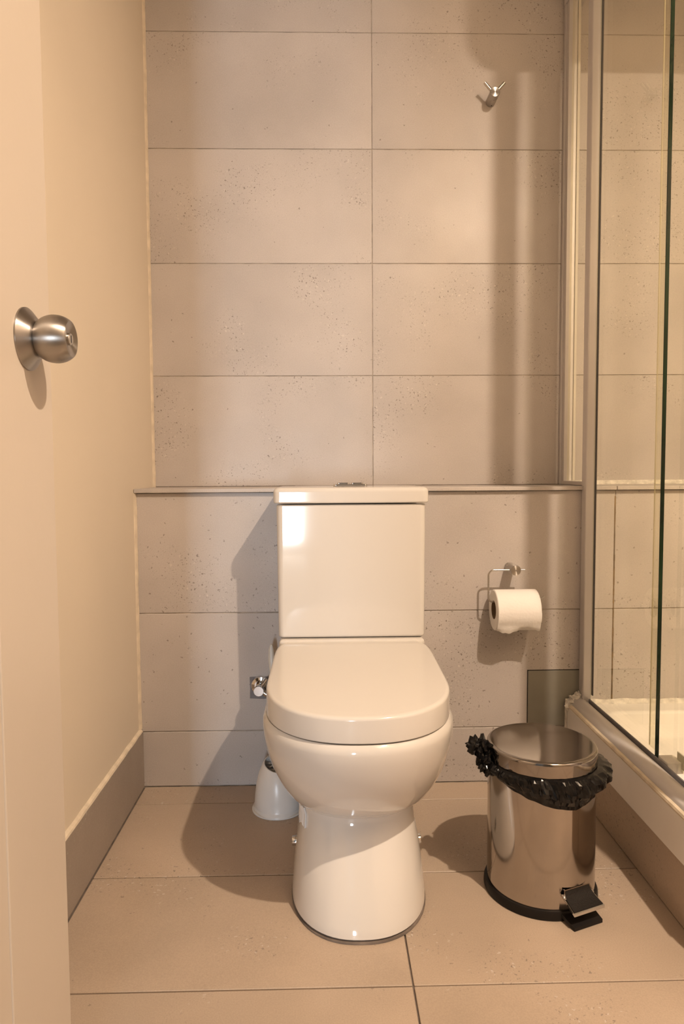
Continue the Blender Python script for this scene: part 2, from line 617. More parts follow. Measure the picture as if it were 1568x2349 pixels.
# ------------------------------------------------------------------ door with knob
DX = -0.331
DY0, DY1 = 0.03, 0.85
door = struct('door_1', MB().box(DX - 0.038, DX, DY0, DY1, 0.008, 2.03, 0.0015, 2), M['door'], 'cream painted door standing open along the left wall', 'door')
put('bead', MB().tube([(DX + 0.0002, 0.695, 0.012), (DX + 0.0002, 0.695, 2.02)], 0.0016, 8), M['door'], door)  # added ridge, its highlight stands in for a reflected bright line on the door
KC = (DX, 0.785, 0.941)
ros = put('rosette', MB().lathe([(0.0345, 0.0), (0.0345, 0.0018), (0.0335, 0.003), (0.0225, 0.0115), (0.021, 0.0125), (0.016, 0.0128)], KC, 'X', 64, True, True), M['brush_x'], door)
ros['label'] = 'round brushed steel rosette'
prof = [(0.0125, 0.009), (0.0125, 0.0125), (0.0140, 0.0132)]
for i in range(17):
    a = -0.92 + 1.66 * i / 16
    prof.append((0.0265 * math.cos(a) ** 0.85, 0.0315 + 0.0245 * math.sin(a)))
prof += [(0.0195, 0.0487), (0.0183, 0.0486), (0.0085, 0.0458), (0.0072, 0.0457)]
knob = put('door_knob', MB().lathe(prof, KC, 'X', 64, True, True), M['brush_x'], door)
knob['label'] = 'round brushed steel door knob with keyhole'
put('key_barrel', MB().lathe([(0.0068, 0.0455), (0.0068, 0.0478), (0.0060, 0.0485)], KC, 'X', 32), M['brush'], knob)
put('keyhole', MB().box(DX + 0.0480, DX + 0.0488, KC[1] - 0.0008, KC[1] + 0.0008, KC[2] - 0.0042, KC[2] + 0.0042, 0.0003, 1), M['dark'], knob)

# ------------------------------------------------------------------ toilet
TX = 0.0545


def dring(w, yf, yc, yb, z, n=2.3, m=3.5, seg=72, x0=TX):
    out = []
    for k in range(seg):
        a = 2 * PI * k / seg
        c, s = math.cos(a), math.sin(a)
        if s < 0:
            e = 2 / n
            out.append(Vector((x0 + w * math.copysign(abs(c) ** e, c), yc - (yc - yf) * abs(s) ** e, z)))
        else:
            e = 2 / m
            out.append(Vector((x0 + w * math.copysign(abs(c) ** e, c), yc + (yb - yc) * abs(s) ** e, z)))
    return out


toilet = thing('toilet', 'white ceramic close-coupled toilet with its lid closed', 'toilet', (TX, 1.40, 0.0))
R = []
#        w      yf     yc    yb    z      n    m
SL = [(0.121, 1.115, 1.28, 1.60, 0.003, 2.3, 4), (0.125, 1.110, 1.28, 1.60, 0.008, 2.3, 4), (0.1245, 1.113, 1.28, 1.60, 0.022, 2.3, 4),
      (0.1205, 1.134, 1.28, 1.60, 0.060, 2.3, 4), (0.1155, 1.160, 1.29, 1.60, 0.100, 2.3, 4), (0.1100, 1.184, 1.30, 1.60, 0.135, 2.3, 4),
      (0.1085, 1.198, 1.30, 1.60, 0.158, 2.3, 4), (0.1125, 1.198, 1.30, 1.61, 0.172, 2.25, 4), (0.122, 1.176, 1.29, 1.62, 0.186, 2.2, 4),
      (0.136, 1.143, 1.28, 1.63, 0.207, 2.15, 4), (0.149, 1.120, 1.27, 1.64, 0.232, 2.1, 4), (0.160, 1.100, 1.265, 1.65, 0.260, 2.1, 4),
      (0.1685, 1.084, 1.26, 1.66, 0.290, 2.1, 4), (0.1735, 1.074, 1.26, 1.67, 0.318, 2.1, 4), (0.1750, 1.070, 1.26, 1.68, 0.338, 2.1, 4),
      (0.1735, 1.072, 1.26, 1.68, 0.348, 2.1, 4), (0.169, 1.078, 1.26, 1.68, 0.354, 2.1, 4)]
for w, yf, yc, yb, z, n_, m_ in SL:
    R.append(dring(w, yf, yc, yb, z, n_, m_))
mb = MB().rings(R)
mb.box(TX - 0.163, TX + 0.163, 1.518, 1.70, 0.30, 0.417, 0.008, 3)     # rear deck that carries the cistern
bowl = put('bowl', mb, M['ceramic'], toilet)
bowl['label'] = 'rounded ceramic bowl on a flared pedestal'
for s_ in (-1, 1):
    bx_ = TX + s_ * 0.1165
    b = put('bolt_cap', MB().lathe([(0.0095, 0.0), (0.0095, 0.010 * s_), (0.0085, 0.0115 * s_)], (bx_, 1.332, 0.060), 'X', 24), M['chrome'], toilet)
    put('washer', MB().lathe([(0.0105, 0.0), (0.0105, -0.004 * s_)], (bx_ + 0.004 * s_, 1.332, 0.060), 'X', 24), M['chrome'], b)
# grey seal line round the foot of the pedestal
rs = [dring(0.124, 1.110, 1.28, 1.60, 0.0003, 2.3, 4), dring(0.1262, 1.1085, 1.28, 1.603, 0.0003, 2.3, 4),
      dring(0.1258, 1.1090, 1.28, 1.603, 0.003, 2.3, 4), dring(0.121, 1.114, 1.28, 1.60, 0.0045, 2.3, 4)]
put('sealant_line', MB().rings(rs), M['grout'], toilet)
# seat ring (thin, mostly hidden) and thick wrap-over lid
put('seat', MB().rings([dring(0.163, 1.092, 1.27, 1.525, 0.3545, 2.3, 8), dring(0.163, 1.092, 1.27, 1.525, 0.358, 2.3, 8)]), M['lidplastic'], toilet)
LW, LF, LY, LB = 0.1675, 1.076, 1.262, 1.534
rs = []
for ins, z in ((0.0035, 0.3565), (0.001, 0.3570), (0.0, 0.359), (0.0, 0.376), (0.0, 0.3935), (0.0006, 0.3962), (0.0020, 0.3984), (0.0045, 0.3996),
               (0.0075, 0.4000), (0.03, 0.4000)):
    ring = dring(LW - ins, LF + ins, LY, LB - ins, z, 2.25, 9)
    for p in ring:
        if z > 0.38:
            p.z += 0.013 * (p.y - LF) / (LB - LF)
    rs.append(ring)
lid = put('seat_lid', MB().rings(rs), M['lidplastic'], toilet)
lid['label'] = 'closed D-shaped toilet lid with a thick rim'
for s_ in (-1, 1):
    put('hinge', MB().tube([(TX + s_ * 0.055, 1.520, 0.395), (TX + s_ * 0.095, 1.520, 0.395)], 0.009, 14), M['chrome'], lid)


def rrect(x0, x1, y0, y1, z, r, seg=6):
    out = []
    for cx, cy, a0 in ((x1 - r, y1 - r, 0), (x0 + r, y1 - r, 90), (x0 + r, y0 + r, 180), (x1 - r, y0 + r, 270)):
        for k in range(seg + 1):
            a = math.radians(a0 + 90 * k / seg)
            out.append(Vector((cx + r * math.cos(a), cy + r * math.sin(a), z)))
    return out


def rbox(x0, x1, y0, y1, z0, z1, r, e0, e1, dome=0.0, taper=0.0):
    """upright box with rounded vertical corners r and rolled bottom / top edges e0, e1"""
    rs = []
    for k in range(5):
        a = PI / 2 * k / 4
        i = e0 * (1 - math.sin(a)) + taper
        rs.append(rrect(x0 + i, x1 - i, y0 + i, y1 - i, z0 + e0 * (1 - math.cos(a)), max(r - i, 0.002)))
    for k in range(5):
        a = PI / 2 * k / 4
        i = e1 * (1 - math.cos(a))
        rs.append(rrect(x0 + i, x1 - i, y0 + i, y1 - i, z1 - e1 * (1 - math.sin(a)), max(r - i, 0.002)))
    if dome:
        for k in (0.25, 0.5, 0.75, 0.95):
            dx, dy = (x1 - x0) / 2 * k, (y1 - y0) / 2 * k
            rs.append(rrect(x0 + dx, x1 - dx, y0 + dy, y1 - dy, z1 + dome * math.sin(k * PI / 2), max(r * (1 - k), 0.001)))
    return MB().rings(rs)


cist = put('cistern', rbox(TX - 0.1665, TX + 0.1665, 1.530, 1.702, 0.4185, 0.7185, 0.014, 0.006, 0.004, 0, 0.002), M['ceramic'], toilet)
cist['label'] = 'square white ceramic cistern'
clid = put('cistern_lid', rbox(TX - 0.1725, TX + 0.1725, 1.523, 1.704, 0.7210, 0.7560, 0.014, 0.004, 0.010, 0.002), M['ceramic'], toilet)
btn = put('flush_plate', rbox(TX - 0.039, TX + 0.039, 1.575, 1.645, 0.7578, 0.7625, 0.006, 0.0012, 0.002), M['chrome'], clid)
btn['label'] = 'chrome dual flush button on the cistern lid'
for s_ in (-1, 1):
    put('flush_button', rbox(TX + s_ * 0.016 - 0.014, TX + s_ * 0.016 + 0.014, 1.585, 1.635, 0.7622, 0.7658, 0.004, 0.0005, 0.0015), M['chrome'], clid)

# ------------------------------------------------------------------ toilet brush, holder and the ragged strip
HC = Vector((-0.119, 1.588, 0.0))
bh = thing('toilet_brush_holder', 'white plastic toilet brush holder with a flared foot on the floor beside the toilet', 'brush holder', HC)
rs, rin = [], []
seg = 48
for r, z in ((0.0575, 0.0015), (0.0595, 0.002), (0.0595, 0.005), (0.0570, 0.009), (0.0560, 0.014), (0.0545, 0.035), (0.0510, 0.062), (0.0450, 0.088), (0.0370, 0.108), (0.0335, 0.115)):
    ring = []
    for k in range(seg):
        a = 2 * PI * k / seg
        zz = z
        if z > 0.03:
            zz = z - 0.22 * (z - 0.03) * (0.5 + 0.5 * math.cos(a + 0.9))     # slanted mouth, low towards the toilet
        rr = r * (1 + (0.05 if z < 0.012 else 0) * math.sin(3 * a))
        ring.append(HC + Vector((rr * math.cos(a), rr * math.sin(a), zz)))
    rs.append(ring)
for q in range(4):
    rin.append([HC + (p - HC) * 1.0 + Vector(((HC.x - p.x) * 0.07, (HC.y - p.y) * 0.07, -0.0)) for p in rs[-1 - q]])
put('cup', MB().rings(rs + rin, True, True, True), M['plastic'], bh)
put('foot_rim', MB().rings([[HC + Vector((r * math.cos(2 * PI * k / seg), r * math.sin(2 * PI * k / seg), z)) for k in range(seg)]
                            for r, z in ((0.058, 0.0), (0.0615, 0.0005), (0.0615, 0.003), (0.058, 0.0045))]), M['plastic'], bh)
br = thing('toilet_brush', 'white toilet brush with a flat handle standing in its holder', 'toilet brush', HC + Vector((0, 0, 0.03)))
hp = [Vector((-0.119, 1.604, 0.05)), Vector((-0.120, 1.606, 0.12)), Vector((-0.124, 1.612, 0.20)), Vector((-0.127, 1.617, 0.27)),
      Vector((-0.1315, 1.623, 0.315)), Vector((-0.1350, 1.628, 0.345)), Vector((-0.1352, 1.630, 0.368)), Vector((-0.1345, 1.631, 0.380))]
hw = [0.004, 0.004, 0.0045, 0.005, 0.0068, 0.0070, 0.0060, 0.0022]
rs = []
for p, w in zip(hp, hw):
    rs.append([p + Vector((w * math.cos(2 * PI * k / 14), 0.0035 * math.sin(2 * PI * k / 14), 0)) for k in range(14)])
put('handle', MB().rings(rs), M['greyplastic'], br)
m = MB()
for k in range(420):
    z = random.uniform(0.035, 0.135)
    a = random.uniform(0, 2 * PI)
    L_ = random.uniform(0.020, 0.031) * (0.55 if z > 0.128 else 1)
    c = Vector((-0.1195, 1.605, z))
    d = Vector((math.cos(a), math.sin(a), random.uniform(-0.2, 0.35)))
    t = Vector((-math.sin(a), math.cos(a), 0)) * 0.0007
    e = c + d * L_
    m.add([c + d * 0.003 + t, c + d * 0.003 - t, e - t * 0.6, e + t * 0.6, c + d * 0.003 + Vector((0, 0, 0.0012))], [(0, 1, 2, 3), (0, 4, 3), (1, 4, 2), (4, 2, 3)])
b = put('bristles', m, M['bristle'], br)
b['kind'] = 'stuff'
# pleated white scrap clinging to the side of the pedestal, under the bowl
rs = []
for j, z in enumerate((0.139, 0.143, 0.150, 0.158, 0.165, 0.171)):
    wz, yz = 0.1100 - 0.0015 * min(1, (z - 0.135) / 0.023), 1.184 + 0.014 * min(1, (z - 0.135) / 0.023)
    if z > 0.16:
        wz, yz = 0.1085 + 0.004 * (z - 0.158) / 0.014, 1.198
    front, back = [], []
    for i in range(19):
        u = i / 18
        d = math.radians(172 + 38 * u)
        off = 0.0022 + 0.0013 * math.sin(i * 2.2)
        zz = z + (0.006 * random.uniform(-1, 0.6) * (1 if i % 2 else 0.3) - 0.004 * u if j == 0 else 0)
        c_, s2 = math.cos(d), math.sin(d)
        for lst, o_ in ((front, off), (back, 0.0002)):
            sx = TX + (wz + o_) * math.copysign(abs(c_) ** (2 / 2.3), c_)
            sy = 1.30 + (-(1.30 - yz + o_) if s2 < 0 else 0.30) * abs(s2) ** (2 / 2.3 if s2 < 0 else 0.5)
            if s2 >= 0:
                sx, sy = TX - wz - o_, 1.30 + (172 + 38 * u - 180) * -0.0022
            lst.append(Vector((sx, sy, zz)))
    rs.append(front + back[::-1])
scrap = put('paper_scrap', MB().rings(rs), M['plastic'])
tag(scrap, 'ragged white pleated scrap clinging to the toilet pedestal beside the brush holder', 'scrap')

# ------------------------------------------------------------------ stop valve on the wall
VC = Vector((-0.169, D2, 0.257))
val = thing('stop_valve', 'chrome stop valve on a grey square cut-out in the wall left of the toilet', 'valve', VC)
m = MB()
pts = [(-0.196, 0.224), (-0.1655, 0.2225), (-0.137, 0.2235), (-0.1365, 0.250), (-0.1375, 0.279), (-0.168, 0.2795), (-0.196, 0.2785), (-0.195, 0.25)]
m.rings([[Vector((x_, D2 - 0.0012, z_)) for x_, z_ in pts], [Vector((x_, D2 + 0.002, z_)) for x_, z_ in pts]])
put('mortar_patch', m, M['patch'], val)
put('flange', MB().lathe([(0.0245, -0.001), (0.0245, -0.003), (0.022, -0.007), (0.015, -0.0085), (0.0145, -0.006)], VC, 'Y', 40), M['chrome'], val)
put('body', MB().lathe([(0.0105, -0.004), (0.0105, -0.030), (0.0125, -0.031), (0.0128, -0.048), (0.0118, -0.050)], VC, 'Y', 32), M['chrome'], val)
put('lever', MB().tube([VC + Vector((0.004, -0.028, 0.004)), VC + Vector((0.012, -0.034, 0.014)), VC + Vector((0.020, -0.038, 0.026))], [0.0035, 0.003, 0.0026], 12), M['chrome'], val)
put('outlet', MB().tube([VC + Vector((0, -0.022, -0.004)), VC + Vector((0.014, -0.022, -0.014)), VC + Vector((0.03, -0.024, -0.024)), VC + Vector((0.055, -0.03, -0.02))], 0.0075, 14), M['brush'], val)

# ------------------------------------------------------------------ robe hook
HX, HZ = 0.446, 1.774
hook = thing('robe_hook', 'brushed steel double robe hook on the upper wall tiles', 'hook', (HX, D1, HZ))
put('peg', MB().lathe([(0.0128, -0.0005), (0.0128, -0.0515), (0.0118, -0.053)], (HX, D1, HZ), 'Y', 48), M['brush_y'], hook)
for s_ in (-1, 1):
    p0 = Vector((HX + s_ * 0.007, D1 - 0.043, HZ + 0.007))
    p1 = Vector((HX + s_ * 0.0265, D1 - 0.045, HZ + 0.0275))
    put('pin', MB().tube([p0, p0.lerp(p1, 0.97), p1], [0.0042, 0.0042, 0.0034], 18), M['brush'], hook)
put('set_screw', MB().lathe([(0.0016, 0.0), (0.0016, -0.0006)], (HX + 0.001, D1 - 0.009, HZ - 0.01255), 'Z', 12), M['dark'], hook)

# ------------------------------------------------------------------ toilet paper holder and roll
PX, PZ, WY = 0.4555, 0.5495, D2 - 0.050
tph = thing('paper_holder', 'brushed steel toilet paper holder with a bent wire arm', 'paper holder', (PX, D2, PZ))
put('mount', MB().lathe([(0.0125, -0.0005), (0.0125, -0.0605), (0.0115, -0.062)], (PX, D2, PZ), 'Y', 48), M['brush_y'], tph)


def arc(c, r, a0, a1, ax1, ax2, n=7):
    return [Vector(c) + Vector(ax1) * (r * math.cos(a0 + (a1 - a0) * k / n)) + Vector(ax2) * (r * math.sin(a0 + (a1 - a0) * k / n)) for k in range(n + 1)]


xa, zb = 0.3915, 0.4715     # upright of the wire, bar inside the roll
X_, Z_ = (1, 0, 0), (0, 0, 1)
path = [Vector((PX + 0.0250, WY, PZ)), Vector((PX, WY, PZ)), Vector((xa + 0.02, WY, PZ))]
path += arc((xa + 0.014, WY, PZ - 0.014), 0.014, PI / 2, PI, X_, Z_)
path += [Vector((xa, WY, 0.51))]
path += arc((xa + 0.012, WY, zb + 0.012), 0.012, PI, PI * 1.5, X_, Z_)
path += [Vector((0.46, WY, zb)), Vector((0.508, WY, zb)), Vector((0.515, WY, zb + 0.002)), Vector((0.529, WY, zb + 0.0125))]
put('wire_arm', MB().tube(path, 0.0023, 12), M['brush'], tph)
RC = Vector((0.0, WY, zb - 0.0195))   # roll axis: core hangs on the bar
RX0, RX1, RR, RI = 0.4045, 0.5085, 0.0495, 0.0222
roll = thing('toilet_roll', 'white toilet paper roll hanging on the steel wire holder', 'toilet roll', (0.455, WY, RC.z - RR))
seg = 64
prof = [(RI, RX0 + 0.0006), (RR - 0.002, RX0), (RR, RX0 + 0.0015), (RR, RX1 - 0.0015), (RR - 0.002, RX1), (RI, RX1 - 0.0006), (RI, RX0 + 0.0006)]
rs = []
for r, x_ in prof:
    rs.append([Vector((x_, RC.y + r * math.cos(2 * PI * k / seg), RC.z + r * math.sin(2 * PI * k / seg))) for k in range(seg)])
put('paper', MB().rings(rs, True, False, False), M['paper'], roll)
rs = []
for r, x_ in ((RI + 0.0003, RX0 + 0.0002), (RI + 0.0003, RX1 - 0.0002), (RI - 0.0012, RX1 - 0.0002), (RI - 0.0012, RX0 + 0.0002), (RI + 0.0003, RX0 + 0.0002)):
    rs.append([Vector((x_, RC.y + r * math.cos(2 * PI * k / seg), RC.z + r * math.sin(2 * PI * k / seg))) for k in range(seg)])
put('core', MB().rings(rs, True, False, False), M['card'], roll)
# loose end sheet: hugs the front and leaves the roll near the bottom with a torn edge
rows_ = []
nx = 28
for j in range(11):
    out = []
    for i in range(nx + 1):
        u = i / nx
        x_ = RX0 + 0.0004 + (RX1 - RX0 - 0.0008) * u
        a = math.radians(178 + 6 * j)
        off = 0.0008 + (0.0018 * max(0, j - 6)) * (0.7 + 0.3 * math.sin(u * 7))
        y_, z_ = RC.y + (RR + off) * math.cos(a), RC.z + (RR + off) * math.sin(a)
        if j >= 8:
            z_ += (0.0026 * math.sin(u * 9.0 + 2.2) + 0.006 * u ** 2 + 0.0010 * math.sin(u * 37)) * (j - 7) / 3
            y_ -= 0.002 * (j - 7) / 3
        out.append((x_, y_, z_))
    rows_.append(out)
vs, fs = [], []
for s_ in (0, 1):
    for rw in rows_:
        for (x_, y_, z_) in rw:
            d = Vector((0, y_ - RC.y, z_ - RC.z)).normalized() * (0.0003 * s_)
            vs.append(Vector((x_, y_, z_)) + d)
w_ = nx + 1
nr = len(rows_)
for s_ in (0, 1):
    for j in range(nr - 1):
        for i in range(nx):
            a = s_ * nr * w_ + j * w_ + i
            fs.append((a, a + 1, a + w_ + 1, a + w_) if s_ else (a, a + w_, a + w_ + 1, a + 1))
for i in range(nx):
    a = (nr - 1) * w_ + i
    b_ = a + nr * w_
    fs.append((a, b_, b_ + 1, a + 1))
put('loose_sheet', MB().add(vs, fs), M['paper'], roll)

# ------------------------------------------------------------------ access panel low on the wall
pan = thing('access_panel', 'grey-green square access panel low on the wall behind the pedal bin', 'panel', (0.576, D2, 0.1435))
put('plate', MB().box(0.5055, 0.6445, D2 - 0.0018, D2 + 0.001, 0.1435, 0.2855, 0.0008, 1), M['panel'], pan)
put('dark_edging', MB().box(0.5035, 0.6445, D2 - 0.0006, D2 + 0.001, 0.1435, 0.2875), M['dark'], pan)  # dark backing slab showing as a thin line at the left and top

# ------------------------------------------------------------------ pedal bin
BC = Vector((0.400, 1.262, 0.0))
BR = 0.0985
pbin = thing('pedal_bin', 'round stainless steel pedal bin with a closed lid beside the toilet', 'bin', BC)
put('base_ring', MB().lathe([(0.096, 0.0005), (BR + 0.005, 0.0005), (BR + 0.006, 0.003), (BR + 0.0055, 0.012), (BR + 0.0035, 0.0165), (BR - 0.001, 0.017)], BC, 'Z', 72), M['black'], pbin)
put('body', MB().lathe([(BR - 0.002, 0.012), (BR, 0.013), (BR, 0.249), (BR - 0.0015, 0.2525), (BR - 0.003, 0.2525), (BR - 0.003, 0.03)], BC, 'Z', 96, True, True), M['steel'], pbin)
lidp = [(BR - 0.002, 0.2605), (BR + 0.0015, 0.260), (BR + 0.0022, 0.2615), (BR + 0.0022, 0.2815), (BR + 0.0017, 0.2845), (BR + 0.0002, 0.2867), (BR - 0.0022, 0.2878),
        (BR - 0.0040, 0.2881), (BR - 0.0055, 0.2881), (0.05, 0.2881), (0.004, 0.2881)]
lidp = [(r_, z_ - 0.0055) for r_, z_ in lidp]
blid = put('lid', MB().lathe(lidp, BC, 'Z', 96), M['lidsteel'], pbin)
blid['label'] = 'flat round steel lid with a rolled rim'
ang = math.radians(-68)
pd = Vector((math.cos(ang), math.sin(ang), 0))
pt = Vector((-pd.y, pd.x, 0))


def pedal_slab(prof, hw0, hw1, th):
    """prof: (distance from bin axis, height) points along the pedal; slab of half width hw"""
    rs = []
    n = len(prof)
    for i, (d, z) in enumerate(prof):
        hw = hw0 + (hw1 - hw0) * i / (n - 1)
        c = BC + pd * d + Vector((0, 0, z))
        rs.append([c - pt * hw, c + pt * hw, c + pt * hw - Vector((0, 0, th)), c - pt * hw - Vector((0, 0, th))])
    return MB().rings(rs)


ped = put('pedal', pedal_slab([(BR - 0.004, 0.046), (BR + 0.008, 0.042), (BR + 0.020, 0.037), (BR + 0.033, 0.0325)], 0.030, 0.0335, 0.0045), M['chrome'], pbin)
put('pedal_pad', pedal_slab([(BR + 0.0015, 0.0545), (BR + 0.004, 0.049), (BR + 0.009, 0.0438), (BR + 0.018, 0.0392), (BR + 0.0305, 0.0350)], 0.0265, 0.0315, 0.002), M['pad'], ped)
put('pedal_back', pedal_slab([(BR + 0.0005, 0.0560), (BR + 0.003, 0.0495), (BR + 0.008, 0.0435)], 0.0280, 0.0325, 0.0035), M['chrome'], ped)
put('foot_tab', pedal_slab([(BR - 0.012, 0.0150), (BR + 0.006, 0.0130), (BR + 0.020, 0.0090), (BR + 0.031, 0.0065)], 0.034, 0.031, 0.006), M['black'], pbin)

# black bin liner folded over the rim, bunched on the left
liner = thing('bin_liner', 'crumpled black plastic liner folded over the rim of the pedal bin', 'bin liner', BC + Vector((0, 0, 0.2)))
seg = 168


def fnoise(a, z, s):
    return noise.noise((math.cos(a) * s, math.sin(a) * s, z * 40))


rs = []
zr = [0.2545, 0.252, 0.247, 0.240, 0.233, 0.226, 0.219, 0.211, 0.205]
for j, z in enumerate(zr):
    ring = []
    t = j / (len(zr) - 1)
    for k in range(seg):
        a = 2 * PI * k / seg
        # hem hangs lowest at the front right
        low = 0.5 + 0.5 * math.cos(a - math.radians(-62))
        drop = 0.22 + 0.95 * low ** 1.7 + 0.12 * noise.noise((math.cos(a) * 4, math.sin(a) * 4, 2.2))
        right = max(0, math.cos(a - math.radians(-8))) ** 2
        zz = 0.2545 - (0.2545 - z) * drop + 0.010 * right * (t - 0.2)
        bulge = math.sin(min(t * 1.15, 1) * PI) * (0.0095 + 0.012 * right)
        wr = 0.0075 * fnoise(a, zz, 5.5) + 0.0060 * fnoise(a + 1.7, zz * 2.0, 12)
        fold = 0.0035 * abs(math.sin(a * 9 + 3.0 * noise.noise((a * 1.3, t * 2.0, 0)) + t * 3.5))
        r = max(BR + 0.0012 + bulge + (wr + fold) * min(1, t * 3 + 0.15) * min(1, (1.06 - t) * 3), BR + 0.0012)
        ring.append(BC + Vector((r * math.cos(a), r * math.sin(a), zz)))
    rs.append(ring)
inner = [[BC + Vector(((BR + 0.0004) * math.cos(2 * PI * k / seg), (BR + 0.0004) * math.sin(2 * PI * k / seg), p.z)) for k, p in enumerate(rs[-1])],
         [BC + Vector(((BR + 0.0004) * math.cos(2 * PI * k / seg), (BR + 0.0004) * math.sin(2 * PI * k / seg), 0.2542)) for k in range(seg)]]
skirt = MB().rings(rs + inner, True, False, False).mesh('folded_skirt')
skirt.materials.append(M['bag'])
put('folded_skirt', skirt, M['bag'], liner)


def crumple(center, sx, sy, sz, seed, amp=0.35, sub=3):
    bm = bmesh.new()
    bmesh.ops.create_icosphere(bm, subdivisions=sub, radius=1.0)
    for v in bm.verts:
        d = v.co.normalized()
        f = 1 + amp * noise.noise(d * 1.9 + Vector((seed, 0, 0))) + amp * 0.9 * noise.noise(d * 4.6 + Vector((0, seed, 0))) + amp * 0.22 * abs(noise.noise(d * 7 + Vector((0, 0, seed))))
        v.co = Vector(center) + Vector((d.x * sx * f, d.y * sy * f, d.z * sz * f))
    vs, fs = [v.co.copy() for v in bm.verts], [[v.index for v in f.verts] for f in bm.faces]
    bm.free()
    return vs, fs


m = MB()
for c, s_, sd in (((0.291, 1.262, 0.268), (0.015, 0.020, 0.020), 1.3), ((0.274, 1.258, 0.277), (0.013, 0.015, 0.014), 4.1), ((0.289, 1.246, 0.250), (0.012, 0.014, 0.017), 7.7),
                  ((0.299, 1.236, 0.242), (0.010, 0.012, 0.014), 9.2)):
    m.add(*crumple(c, *s_, sd, 0.6, 3))
bt = m.mesh('bunched_tail')
bt.materials.append(M['bag'])
put('bunched_tail', bt, M['bag'], liner)['label'] = 'bunched and knotted end of the black liner'

# ------------------------------------------------------------------ shower: plinth, tray, enclosure
plinth = struct('trim_2', MB().box(XC + GR, XC + 0.05, YF + 0.012, D2 - 0.001, 0.0, 0.116), M['grout'], 'brown tiled plinth under the shower tray', 'plinth')
tile_piece(plinth, '-X', 1.1, D2 - 0.0005, 0.001, 0.116, XC, 0.006, M['floor_tile'], 0.0005)
tile_piece(plinth, '-X', YF + 0.008, 1.1, 0.001, 0.116, XC, 0.006, M['floor_tile'], 0.0005)
for a0, a1 in ((XC + 0.002, 1.09), (1.09, XR)):
    tile_piece(plinth, '-Y', a0, a1, 0.001, 0.116, YF - 0.001, 0.008, M['floor_tile'], 0.0006)

tray = thing('shower_tray', 'white acrylic shower tray with a raised rim behind the glass', 'shower tray', (1.05, 1.36, 0.116))
TX0, TX1, TY0, TY1 = 0.6025, XR - 0.002, YF - 0.006, D2 - 0.002
rs = [rrect(TX0 + 0.012, TX1, TY0 + 0.012, TY1, 0.1165, 0.01), rrect(TX0 + 0.001, TX1, TY0 + 0.001, TY1, 0.1175, 0.012), rrect(TX0, TX1, TY0, TY1, 0.121, 0.012),
      rrect(TX0, TX1, TY0, TY1, 0.192, 0.012), rrect(TX0 + 0.002, TX1 - 0.002, TY0 + 0.002, TY1 - 0.002, 0.198, 0.012), rrect(TX0 + 0.007, TX1 - 0.007, TY0 + 0.007, TY1 - 0.005, 0.2005, 0.012)]
for ins, z in ((0.060, 0.2005), (0.066, 0.1985), (0.070, 0.193), (0.078, 0.165), (0.086, 0.148), (0.10, 0.142), (0.25, 0.139)):
    rs.append(rrect(TX0 + ins, TX1 - ins, TY0 + ins, TY1 - ins * 0.95, z, 0.05))
put('basin', MB().rings(rs), M['acrylic'], tray)
# silicone line between tray and wall
n = 60
rs = []
for i in range(n + 1):
    x_ = XS + 0.01 + (XR - XS - 0.02) * i / n
    h = 0.010 + 0.004 * noise.noise((x_ * 22, 0, 0))
    rs.append([(x_, D2 - 0.0005, 0.200), (x_, D2 - 0.012, 0.2005), (x_, D2 - 0.007, 0.2005 + h * 0.6), (x_, D2 - 0.0005, 0.2005 + h)])
put('sealant_bead', MB().rings(rs), M['silicone'], tray)['label'] = 'white sealant bead between tray and wall'

sh = thing('shower_enclosure', 'aluminium framed shower enclosure with clear glass panels on the right', 'shower enclosure', (XS, 1.36, 0.2))
SHT = 2.02
put('wall_channel', MB().box(0.6445, 0.668, 1.868, D1 - 0.0008, ZL + 0.0005, SHT, 0.002, 2).box(0.6415, 0.646, 1.885, D1 - 0.0008, ZL + 0.0005, SHT, 0.001, 1), M['alu'], sh)
put('channel_seal', MB().box(0.6685, 0.676, 1.866, 1.89, ZL + 0.012, SHT, 0.001, 1), M['seal'], sh)
put('post', MB().box(0.6345, 0.6565, 1.676, D2 - 0.0006, 0.212, SHT, 0.003, 3), M['alu'], sh)
put('post_seal', MB().box(0.6567, 0.6592, 1.672, 1.68, 0.23, SHT, 0.0005, 1), M['black'], sh)
put('ledge_channel', MB().box(0.6445, 0.668, D2 - 0.011, 1.868, ZL + 0.0004, ZL + 0.011, 0.002, 2), M['alu'], sh)
put('filler_glass', MB().box(0.654, 0.660, D2 + 0.0005, 1.8675, ZL + 0.0112, SHT), M['glass'], sh)
# half-round bottom rail on the tray rim
rs = []
for y in (YF + 0.004, 1.30, D2 - 0.006):
    ring = []
    for k in range(11):
        a = PI - PI * k / 10
        ring.append(Vector((0.6275 + 0.0215 * math.cos(a), y, 0.2025 + 0.0185 * math.sin(a) ** 0.8)))
    ring += [Vector((0.662, y, 0.2035)), Vector((0.662, y, 0.2010)), Vector((0.606, y, 0.2010))]
    rs.append(ring)
rail = put('bottom_rail', MB().rings(rs), M['alu'], sh)
rail['label'] = 'half-round aluminium bottom rail'
put('rail_sealant', MB().tube([(0.6055, YF + 0.01 + (D2 - YF - 0.02) * i / 40, 0.2015 + 0.0008 * noise.noise((i * 0.7, 0, 0))) for i in range(41)], 0.0058, 8), M['caulk'], rail)
put('rail_gasket', MB().box(0.6495, 0.6525, YF + 0.02, D2 - 0.03, 0.2025, 0.2205), M['patch'], rail)
rs = []
